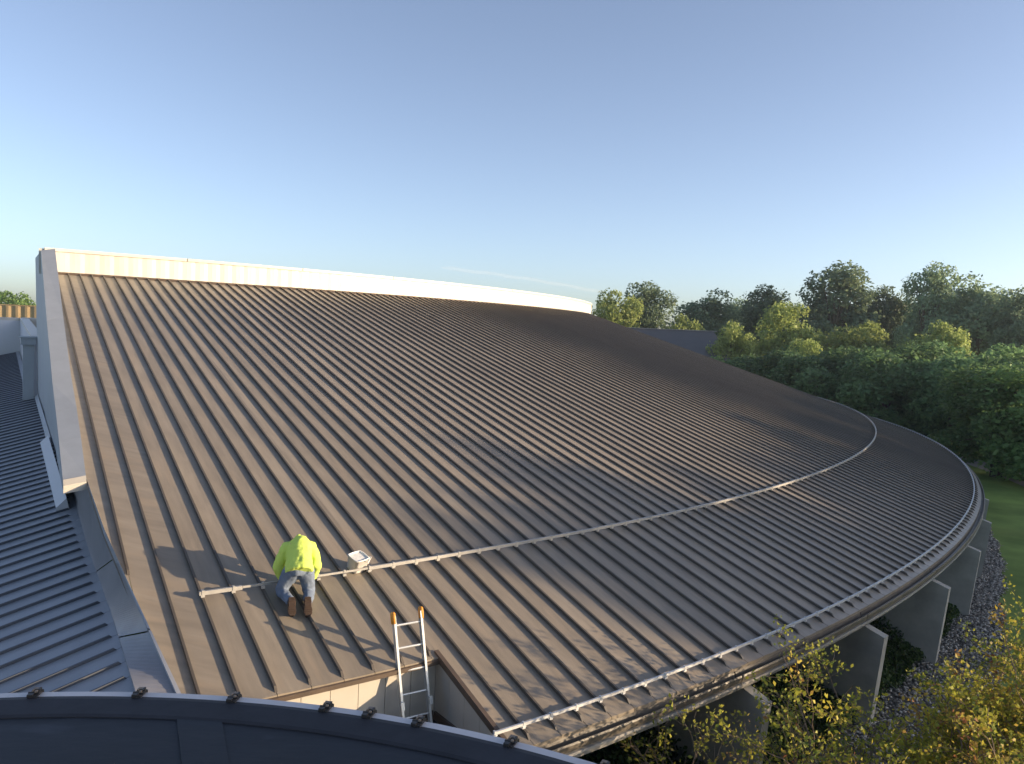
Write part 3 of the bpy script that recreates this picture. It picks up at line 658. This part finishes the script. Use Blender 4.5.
fdir = (L_(0, .95, .50, ref)-hd).normalized()          # the face looks down at the roof
crown = fdir.cross(pr).normalized(); crown = -crown if crown.dot(pf) < 0 else crown
hrot = Matrix((pr, fdir, crown)).transposed()
body.ball(hd+crown*.02, (.078, .098, .118), 14, 10, hrot)
body.tube([hd+fdir*.09+crown*.03, hd+fdir*.118-crown*.012, hd+fdir*.095-crown*.02], [.010, .016, .012], 6)     # nose
for s_ in (-1, 1):
    body.ball(hd+fdir*.088+pr*.032*s_+crown*.035, .013, 8, 6); body.ball(hd+pr*.082*s_+crown*.005, (.010, .022, .034), 8, 6, hrot)
body.ball(hd+fdir*.088-crown*.048, (.026, .010, .008), 8, 6, hrot)
for h_, kn, an in ((HIPL, KNL, ANL), (HIPR, KNR, ANR)):
    body.tube([lerp(pel, h_, .6), h_, lerp(h_, kn, .5), kn], [.07, .07, .062, .05], 10); body.tube([kn, lerp(kn, an, .35), an], [.050, .050, .036], 10)
for s_, sh, el, hn in ((-1, SHL, ELL, HNL), (1, SHR, ELR, HNR)):
    body.tube([lerp(cst, sh, .5), sh, el, hn], [.065, .052, .040, .028], 10); hand(body, hn, (hn-el)*.4+Vector((0,0,-.10))+pf*.04, -s_)
remeshed(body, 'body', M_skin, WK, .0075, 3)
cap_ = MB(); cap_.ball(hd+crown*.035-fdir*.012, (.083, .098, .112), 14, 10, hrot); remeshed(cap_, 'hair', M_hair, WK, .012, 2)
hood = MB()
hood.tube([L_(0, .285, .405, ref), L_(0, .335, .465, ref), L_(0, .37, .49, ref), lerp(pel, wst, .75), lerp(wst, cst, .5), cst, lerp(cst, nck, .6), nck], [(.182, .222), (.184, .222), (.178, .214), (.160, .205), (.158, .205), (.150, .200), (.125, .165), (.09, .10)], 16)
for sh, el, hn, s_ in ((SHL, ELL, HNL, -1), (SHR, ELR, HNR, 1)):
    hood.tube([lerp(cst, sh, .35), sh, lerp(sh, el, .5)+pr*.012*s_, el, lerp(el, hn, .55), lerp(el, hn, .93)], [.105, .098, .082, .078, .068, .052], 12)
hood.ball(hd+crown*.02-fdir*.01, (.102, .118, .128), 14, 10, hrot)
hood.tube([nck, lerp(nck, hd, .5)-fdir*.05, hd-fdir*.03], [.125, .12, .11], 12)
hood.tube([nck+Vector((0,0,.00)), nck+Vector((0,0,.055))+pf*.02, nck+Vector((0,0,.095))+pf*.035], [.095, .065, .026], 8)         # the hood's loose point
remeshed(hood, 'hoodie', M_hivis, WK, .013, 5, wrinkle=.013, wscale=11, seed=3)
jean = MB()
jean.tube([L_(0, .43, .50, ref), L_(0, .37, .465, ref), L_(0, .31, .41, ref), L_(0, .29, .36, ref)], [(.10, .15), (.135, .180), (.13, .175), (.08, .12)], 16)
for h_, kn, an, s_ in ((HIPL, KNL, ANL, -1), (HIPR, KNR, ANR, 1)):
    jean.tube([lerp(pel, h_, .7)-pf*.02, h_-Vector((0,0,.03)), lerp(h_, kn, .5), kn], [.125, .125, .102, .084], 12)
    jean.tube([kn, lerp(kn, an, .4)+Vector((0,0,.01)), lerp(kn, an, .92)], [.078, .079, .066], 12)
remeshed(jean, 'jeans', M_jean, WK, .012, 4, wrinkle=.010, wscale=11, seed=9)
for tx, an in ((-.08, ANL), (.13, ANR)):
    tb = L_(tx, -.01, .015)
    d = (tb-an).normalized(); bk = -pf - d*(-pf).dot(d); bk.normalize()
    mb = MB(); mb.tube([an-d*.03+pf*.05, an+d*.0+pf*.02, an+d*.05, tb-d*.03, tb], [(.050, .050), (.052, .056), (.048, .05), (.050, .042), (.034, .026)], 12)
    mb.ball(an+bk*.018-d*.02, (.044, .05, .05), 10, 8)
    bo = remeshed(mb, 'boot', M_boot, WK, .009, 4)
    so = MB(); hs = an - d*.055; L0 = (tb-hs).length
    sx = pr
    def pt_(u, v, w_): return hs + d*(u*L0) + sx*v + bk*w_
    outl = [(0.0, .032), (.06, .044), (.25, .042), (.45, .040), (.70, .056), (.88, .052), (1.02, .026)]
    top = [(u, v) for u, v in outl] + [(u, -v) for u, v in outl[::-1]]
    vs = [pt_(u, v, .042) for u, v in top] + [pt_(u, v, .064 if (u < .28 or u > .42) else .052) for u, v in top]; nn2 = len(top)
    so.add(vs, [tuple(range(nn2)), tuple(range(nn2, 2*nn2))] + [(i, (i+1) % nn2, nn2+(i+1) % nn2, nn2+i) for i in range(nn2)])
    for u in (.06, .14, .22, .48, .58, .68, .78, .88): so.box(pt_(u, 0, .066), (.072, .012, .014), Matrix((sx, d, bk)).transposed())
    so.obj('sole', M_sole, bo)

# ------------------------------------------------------------------ leaves and trees
def leaves_mesh(name, C, Nrm, size, m, rnd, aspect=.62):
    n_ = len(C); Nrm = Nrm/np.linalg.norm(Nrm, axis=1, keepdims=True)
    t = rng.normal(size=(n_, 3)); t -= (t*Nrm).sum(1, keepdims=True)*Nrm; t /= np.linalg.norm(t, axis=1, keepdims=True); b = np.cross(Nrm, t)
    s = size[:, None]*.5
    V = np.stack([C - t*s, C + b*s*aspect + Nrm*s*.15, C + t*s, C - b*s*aspect + Nrm*s*.15], 1).reshape(-1, 3)
    return fastmesh(name, V, np.arange(4*n_).reshape(-1, 4), m, rnd)
def tree_meshes(seed, H, Rd, nleaf, ls, m, base=.22, lobes=26, flat=1.0, sparse=0.0):
    r2 = np.random.default_rng(seed)
    cz0, cz1 = H*base, H; cc = np.array([0, 0, (cz0+cz1)/2]); ext = np.array([Rd, Rd, (cz1-cz0)/2*flat])
    d = r2.normal(size=(lobes, 3)); d /= np.linalg.norm(d, axis=1, keepdims=True); d[:, 2] = np.where(d[:, 2] < (-.95 if base < .1 else -.55), -d[:, 2], d[:, 2])
    rr = r2.uniform(.35, .80, lobes)**.8
    lc = cc + d*ext*rr[:, None]; lr = Rd*r2.uniform(.20, .40, lobes)
    w = lr**2; w /= w.sum(); idx = r2.choice(lobes, nleaf, p=w)
    u = r2.normal(size=(nleaf, 3)); u /= np.linalg.norm(u, axis=1, keepdims=True)
    rad = r2.uniform(.55, 1.08, nleaf)**.7*(1+.12*r2.normal(size=nleaf))
    C = lc[idx] + u*(lr[idx]*rad)[:, None]*np.array([1, 1, .82])
    if sparse: C = C[r2.random(nleaf) > sparse*(np.sin(C[:, 0]*2.3+seed)*np.cos(C[:, 2]*1.9)*.5+.5)]
    k = len(C); u = u[:k] if len(u) != k else u
    Nn = (C-cc)/ext*0.5 + r2.normal(size=(k, 3))*.55; Nn[:, 2] += .35
    rnd = np.clip(r2.random(k)*.7 + .3*((r2.random(lobes))[idx[:k]]), 0, 1)
    crown = leaves_mesh('crown', C, Nn, ls*r2.uniform(.7, 1.3, k), m, rnd)
    tb = MB(); tr_ = H*.022+.05
    top = Vector((0.1*Rd*r2.normal(), 0.1*Rd*r2.normal(), H*.72))
    tb.tube([(0,0,-.1), (0.01*H, 0, H*.12), top*.5+Vector((0,0,0)), top], [tr_*1.35, tr_, tr_*.7, tr_*.2], 8)
    for i in range(min(lobes, 14)):
        st = top*r2.uniform(.30, .85); e_ = Vector(lc[i]); mid = lerp(st, e_, .5)+Vector((0,0,-.05*H*.3)); tb.tube([st, mid, e_], [tr_*.38, tr_*.25, tr_*.08], 5)
    return crown, tb.mesh('trunk', M_bark)
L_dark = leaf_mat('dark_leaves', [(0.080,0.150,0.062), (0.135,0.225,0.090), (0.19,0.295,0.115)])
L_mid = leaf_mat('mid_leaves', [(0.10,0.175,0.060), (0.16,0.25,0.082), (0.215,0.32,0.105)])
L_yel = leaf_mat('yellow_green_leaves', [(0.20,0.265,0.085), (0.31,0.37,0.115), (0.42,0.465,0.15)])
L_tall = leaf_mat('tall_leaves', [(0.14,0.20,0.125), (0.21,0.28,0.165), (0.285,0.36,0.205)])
VAR = {}
def variant(key, *a, **k):
    if key not in VAR: VAR[key] = tree_meshes(*a, **k)
    return VAR[key]
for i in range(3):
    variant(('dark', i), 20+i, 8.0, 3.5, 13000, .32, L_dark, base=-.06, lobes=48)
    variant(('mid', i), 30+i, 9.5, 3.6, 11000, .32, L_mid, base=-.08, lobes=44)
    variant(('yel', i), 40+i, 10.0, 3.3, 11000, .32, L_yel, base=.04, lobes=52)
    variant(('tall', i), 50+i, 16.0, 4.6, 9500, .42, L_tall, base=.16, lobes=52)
BASEH = {'dark': (8.0, 3.5), 'mid': (9.5, 3.6), 'yel': (10.0, 3.3), 'tall': (16.0, 4.6)}
def tree(kind, x, y, h, rad, label, group=None, rot=None, i=None):
    i = random.randrange(3) if i is None else i
    cr, tk = VAR[(kind, i)]; H, Rr = BASEH[kind]
    t = thing('tree', label, 'tree', (x, y, GZ), group); del PINV[t.name]
    t.scale = (rad/Rr, rad/Rr, h/H); t.rotation_euler = (0, 0, random.uniform(0, 6.28) if rot is None else rot)
    for nm, me in (('crown', cr), ('trunk', tk)):
        c_ = bpy.data.objects.new(nm, me); COL.objects.link(c_); c_.parent = t
    return t
def azp(px, dist):      # a compass bearing read off the photograph, and a distance, give the place
    a = math.atan((px-512)/809.2); return dist*math.sin(a), dist*math.cos(a)
# front row: low dense trees beyond the lawn
front = [(735, 74, 6.2, 3.4), (775, 70, 6.6, 3.6), (812, 67, 6.8, 3.8), (848, 69, 6.9, 3.7), (885, 64, 7.1, 3.9), (918, 68, 7.4, 3.8), (950, 63, 6.7, 3.6), (985, 66, 7.2, 3.8), (1018, 60, 6.8, 3.6), (1050, 62, 7.5, 3.8), (868, 78, 7.3, 3.6), (800, 80, 6.9, 3.4), (940, 77, 7.7, 3.6), (1000, 74, 7.6, 3.6)]
od = ['leftmost', 'second from the left', 'third from the left', 'fourth from the left', 'fifth from the left', 'sixth from the left', 'seventh from the left', 'eighth from the left', 'ninth from the left', 'rightmost']
flab = ['dark green tree, %s in the low shaded row behind roof edge' % o_ for o_ in od]
flab += ['darker tree just behind the fifth of the low shaded row', 'darker tree just behind the third of the low shaded row', 'darker tree just behind the seventh of the low shaded row', 'darker tree just behind the eighth of the low shaded row']
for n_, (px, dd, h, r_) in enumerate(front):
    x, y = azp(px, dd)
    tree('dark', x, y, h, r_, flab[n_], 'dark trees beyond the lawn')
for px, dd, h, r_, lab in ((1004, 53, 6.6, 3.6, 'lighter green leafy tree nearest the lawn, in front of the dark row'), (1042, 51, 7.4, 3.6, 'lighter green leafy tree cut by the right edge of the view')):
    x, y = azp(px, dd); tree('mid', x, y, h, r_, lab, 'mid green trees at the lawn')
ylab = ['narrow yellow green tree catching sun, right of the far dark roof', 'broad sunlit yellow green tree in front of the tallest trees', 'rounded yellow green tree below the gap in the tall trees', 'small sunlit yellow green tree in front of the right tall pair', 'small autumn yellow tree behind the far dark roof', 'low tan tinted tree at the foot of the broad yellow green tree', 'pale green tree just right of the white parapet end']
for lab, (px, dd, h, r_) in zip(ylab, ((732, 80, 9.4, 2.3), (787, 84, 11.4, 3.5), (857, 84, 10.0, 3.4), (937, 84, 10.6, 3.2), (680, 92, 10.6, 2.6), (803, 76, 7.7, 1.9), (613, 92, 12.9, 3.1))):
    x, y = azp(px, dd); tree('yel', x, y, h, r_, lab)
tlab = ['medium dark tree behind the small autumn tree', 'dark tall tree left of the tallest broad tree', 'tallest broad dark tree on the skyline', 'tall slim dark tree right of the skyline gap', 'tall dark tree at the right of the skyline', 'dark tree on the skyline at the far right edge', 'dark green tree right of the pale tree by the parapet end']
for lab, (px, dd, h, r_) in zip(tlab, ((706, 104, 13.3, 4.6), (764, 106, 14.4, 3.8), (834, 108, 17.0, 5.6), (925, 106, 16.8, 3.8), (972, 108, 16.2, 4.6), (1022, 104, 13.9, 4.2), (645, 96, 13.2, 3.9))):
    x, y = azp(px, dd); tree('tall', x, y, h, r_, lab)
klab = ['first', 'second', 'fourth', 'fifth', 'sixth', 'seventh', 'eighth', 'third']
for n_, (px, dd, h, r_) in enumerate(((733, 112, 12.3, 3.6), (790, 114, 12.6, 3.6), (880, 112, 15.0, 3.8), (903, 116, 12.6, 3.6), (950, 116, 14.0, 3.8), (995, 112, 13.2, 3.8), (1050, 108, 13.4, 4.4), (845, 118, 12, 4))):
    x, y = azp(px, dd); tree('tall', x, y, h, r_, 'dark back tree, %s from left of those filling the skyline gaps' % klab[n_], 'skyline filler trees')
# the same grove goes on round to the right and shades the low part of the roof
sh_, hv_ = Vector((math.sin(R(SUN_AZ)), math.cos(R(SUN_AZ)), 0)), Vector((-math.cos(R(SUN_AZ)), math.sin(R(SUN_AZ)), 0))
for u_, v_, kind, h, r_ in ((50, -2.0, 'tall', 17.5, 4.6), (53, 3.6, 'tall', 17.0, 3.7), (60, 1.5, 'tall', 17.5, 4.4), (56, 5.9, 'tall', 15.8, 3.1), (60, 7.9, 'dark', 12.6, 1.4), (62, 13.9, 'dark', 12.7, 1.9), (66, 19.5, 'dark', 12.4, 2.8), (66, 22.5, 'dark', 12.3, 2.8), (66, 25, 'dark', 12.8, 2.8), (70, 15.4, 'dark', 14.3, 3.2), (70, 30, 'dark', 13.4, 3.6), (70, 36, 'dark', 13.6, 3.6), (60, 10.6, 'mid', 8.6, 2.6), (58, 16.4, 'dark', 13.9, 3.2), (65, 14.7, 'dark', 13.4, 2.3), (66, 18.8, 'dark', 13.9, 2.6), (60, 21.5, 'mid', 9.9, 2.6), (58, 26.8, 'dark', 12.6, 3.4), (62, 31.5, 'mid', 12.2, 3.2), (58, 37.0, 'dark', 11.8, 3.3), (64, 42, 'dark', 11.8, 3.4), (60, 47, 'mid', 10.5, 3.4), (62, 53, 'dark', 10.0, 3.4), (72, 13.5, 'dark', 8.0, 3.4), (72, 19.0, 'dark', 9.5, 3.4), (74, 28, 'dark', 11, 3.4), (74, 6, 'dark', 10.5, 3.4)):  # the tall ones are added, out of view, to shade foreground and slate roofs
    q = sh_*u_ + hv_*v_; tree(kind, q.x, q.y, h*(1.09 if kind != 'tall' else 1), r_, 'tree of the grove beyond the right edge of the view', 'grove trees to the right')
# far left trees above the tan roof
for lab, (px, dd, h, r_) in zip(('rounded green tree showing above the tan metal band at far left', 'smaller tree left of the rounded one above the tan band', 'low bush beside the tall wall above the tan band'), ((17, 105, 9.9, 2.9), (-14, 112, 9.6, 3.2), (36, 108, 8.4, 2.4))):
    x, y = azp(px, dd); tree('mid', x, y, h, r_, lab)

# far dark roofed building
FB = thing('far_dark_roof_building', 'small building with a dark low pitched roof among the trees', 'building', (17, 80, GZ))
p0 = Vector(azp(612, 84)+(0,)); p1 = Vector(azp(714, 84)+(0,)); dpt = Vector((p0.y, -p0.x, 0)).normalized(); dv_ = Vector((-(p1-p0).y, (p1-p0).x, 0)).normalized()
zt, zbt = 0.35, -2.6
MB().hexa([Vector((v.x, v.y, zbt)) for v in (p0-dv_*7, p1-dv_*7+ (p1-p0)*.12, p1+dv_*7+(p1-p0)*.12, p0+dv_*7)] + [Vector((v.x, v.y, zt)) for v in (p0, p1-(p1-p0)*.03, p1-(p1-p0)*.03+dv_*.1, p0+dv_*.1)]).obj('roof', M_farroof, FB)
MB().box((p0+p1)/2+Vector((0,0,zt+.02)), ((p1-p0).length*1.0, .25, .08), Matrix.Rotation(math.atan2((p1-p0).y, (p1-p0).x), 3, 'Z')).obj('ridge_cap', M_fascia, FB)
MB().hexa([Vector((v.x, v.y, z_)) for z_ in (GZ, zbt+.02) for v in (p0-dv_*6.5, p1-dv_*6.5, p1+dv_*6.5, p0+dv_*6.5)]).obj('wall', M_conc, FB)

# parked cars glimpsed under the trees
def car(x, y, rz, paint, label):
    t = thing('parked_car', label, 'car', (x, y, GZ), 'cars parked under the trees'); del PINV[t.name]; t.rotation_euler = (0, 0, rz)
    def pt(o): o.matrix_parent_inverse = Matrix.Identity(4); return o
    prof = [(-2.15, .35), (-2.2, .75), (-2.1, .95), (-1.45, 1.02), (-.9, 1.42), (.5, 1.46), (1.15, 1.02), (2.0, .86), (2.2, .62), (2.15, .32)]
    n_ = len(prof); vs = [(x_, s_*(.86 if z_ < 1.1 else .66), z_) for s_ in (-1, 1) for x_, z_ in prof]
    MB().add(vs, [tuple(range(n_)), tuple(range(n_, 2*n_))[::-1]] + [(i, n_+i, n_+(i+1) % n_, (i+1) % n_) for i in range(n_)]).obj('body', paint, t)
    MB().hexa([(-1.25, -.84, 1.04), (1.0, -.84, 1.04), (1.0, .84, 1.04), (-1.25, .84, 1.04), (-.85, -.69, 1.38), (.45, -.69, 1.38), (.45, .69, 1.38), (-.85, .69, 1.38)]).obj('windows', M_glass, t)
    for sx_ in (-1.35, 1.4):
        for sy in (-.84, .84): MB().tube([(sx_, sy-.1, .32), (sx_, sy+.1, .32)], .32, 14).obj('wheel', M_tyre, t)
W_, S_, K_, R_ = carpaint('white_car_paint', (.75, .75, .75)), carpaint('silver_car_paint', (.45, .46, .48)), carpaint('black_car_paint', (.03, .03, .035)), carpaint('red_car_paint', (.25, .03, .03))
for (px, dd, rz, c_, lab) in ((866, 92, .5, W_, 'white parked car half hidden under the trees, farthest one'), (893, 80, .5, S_, 'silver parked car half hidden under the trees'), (918, 72.5, .6, W_, 'white parked car under the trees, nearer the footpath'), (946, 66.5, .6, K_, 'black parked car under the trees beside the footpath'), (990, 66, .7, W_, 'white parked car under the trees at the right')):
    x, y = azp(px, dd); car(x, y, rz, c_, lab)

# ------------------------------------------------------------------ ground cover between the fins (nobody could count its leaves)
L_ivy = leaf_mat('ivy_leaves', [(0.020,0.042,0.014), (0.042,0.078,0.024), (0.070,0.115,0.034), (0.10,0.14,0.045)])
N = 80000
th = rng.uniform(-53.2, -20, N); r = 54.4 + 3.1*rng.random(N)**.75
hmx = .28 + 1.35*np.clip((57.4-r)/2.4, 0, 1) + .25*np.sin(th*3.1)*np.sin(r*2.7)
z = GZ + np.clip(hmx, .12, 1.9)*np.sqrt(rng.random(N))
C = np.stack([AX.x + r*np.cos(np.radians(th)), AX.y + r*np.sin(np.radians(th)), z], -1)
stuff(link('ground_cover', leaves_mesh('ground_cover', C, rng.normal(size=(N, 3)) + np.array([0, 0, .9]), rng.uniform(.06, .13, N), L_ivy, rng.random(N))))

# ------------------------------------------------------------------ autumn shrubs close to the eave
L_aut = leaf_mat('autumn_leaves', [(0.15,0.20,0.045), (0.32,0.34,0.055), (0.46,0.44,0.06), (0.58,0.49,0.075), (0.50,0.36,0.075), (0.36,0.15,0.065)], transl=0.4)
def shrub(x, y, seed, H, spread, nst, dens, label):
    t = thing('autumn_shrub', label, 'shrub', (x, y, GZ)); r2 = random.Random(seed)
    tb = MB(); LC = []; LN_ = []; LR = []
    def grow(p, d, ln, rad, lvl, tone):
        n_ = 5; pts = [p]; q = p.copy(); dd = d.copy()
        for i in range(n_):
            dd = (dd + Vector((r2.gauss(0, .16), r2.gauss(0, .16), r2.gauss(.03, .12)))).normalized(); q = q + dd*(ln/n_); pts.append(q.copy())
        tb.tube(pts, [rad*(1-.6*i/n_) for i in range(n_+1)], 5 if lvl < 2 else 4, caps=False)
        if lvl >= 2:
            cnt = int(dens*.72*ln*(46 if lvl == 3 else 16))
            for i in range(cnt):
                k = r2.random()**.7*n_; a = int(min(k, n_-1)); b = lerp(pts[a], pts[a+1], k-a)
                o_ = Vector((r2.gauss(0, 1), r2.gauss(0, 1), r2.gauss(0, .8)))*.05
                LC.append(b+o_); LN_.append((r2.gauss(0, 1), r2.gauss(0, 1), r2.gauss(.6, 1))); LR.append(min(1, max(0, tone + r2.gauss(0, .14))))
        if lvl < 3:
            for i in range(5 if lvl == 0 else (5 if lvl == 1 else 4)):
                a = r2.randint(2 if lvl == 0 else 1, n_); b = pts[a]
                ax = Vector((r2.gauss(0, 1), r2.gauss(0, 1), r2.gauss(.1, .6))).normalized()
                nd = (dd*.75 + ax*.75).normalized(); grow(b, nd, ln*r2.uniform(.42, .68), rad*.52, lvl+1, min(1, max(0, tone + r2.gauss(0, .13))))
    for s_ in range(nst):
        a = 2*math.pi*(s_+r2.random()*.6)/nst
        grow(Vector((x+.12*math.cos(a), y+.12*math.sin(a), GZ)), Vector((spread*math.cos(a), spread*math.sin(a), 1)).normalized(), H*r2.uniform(.55, .75), .028, 0, r2.uniform(.15, .55))
    tb.obj('stems', M_twig, t)
    sz_ = np.array([r2.uniform(.038, .085) for _ in LC])
    o = leaves_mesh('foliage', np.array([tuple(v) for v in LC]), np.array(LN_), sz_, L_aut, np.array(LR)); link('foliage', o, t)
shrub(3.3, 9.5, 5, 2.35, .40, 6, .75, 'sparse autumn shrub with thin twigs in front of the first concrete fin')
shrub(4.7, 10.3, 8, 2.95, .55, 7, 1.0, 'yellow leaved autumn shrub in front of the second concrete fin')
shrub(6.6, 10.4, 12, 3.0, .6, 8, 1.5, 'dense yellow and orange shrub at the lower right by the gravel')
shrub(8.0, 10.9, 14, 3.2, .6, 7, 1.6, 'yellow green shrub at the right edge beside the lawn')

# grey slab by the gravel
sl = MB(); sl.box((8.4, 13.6, GZ+.06), (1.1, .8, .16), Matrix.Rotation(.5, 3, 'Z')); so_ = sl.obj('stone_slab', M_slab); tag(so_, 'flat grey stone slab lying at the edge of the gravel below the shrubs', 'slab')

# ------------------------------------------------------------------ thin morning haze
hz = bpy.data.materials.new('haze'); hz.use_nodes = True; hn = hz.node_tree; hn.nodes.remove(hn.nodes['Principled BSDF'])
pv = hn.nodes.new('ShaderNodeVolumePrincipled'); pv.inputs['Density'].default_value = 0.00035; pv.inputs['Color'].default_value = (0.72, 0.86, 1.0, 1); pv.inputs['Anisotropy'].default_value = 0.2
hn.links.new(pv.outputs[0], hn.nodes['Material Output'].inputs['Volume'])
stuff(MB().box((0, 60, (GZ-1+12)/2), (320, 300, 12-GZ+1)).obj('haze', hz))

# faint vapour trail low in the sky
vt = mat('vapour_trail', (0.9, 0.9, 0.9), rough=1.0, var=0.02, scale=0.01); vt.node_tree.nodes['Principled BSDF'].inputs['Alpha'].default_value = 0.035
pa_, pb_ = Vector((-830, 8960, 610)), Vector((1080, 9900, 455))
stuff(MB().tube([lerp(pa_, pb_, k/16)+Vector((0, 0, 22*math.sin(math.pi*k/16)+6*math.sin(k*1.7))) for k in range(17)], [(16+10*abs(math.sin(k*1.3)))*(.3 if k in (0, 16) else 1) for k in range(17)], 10).obj('vapour_trail', vt, None, True))
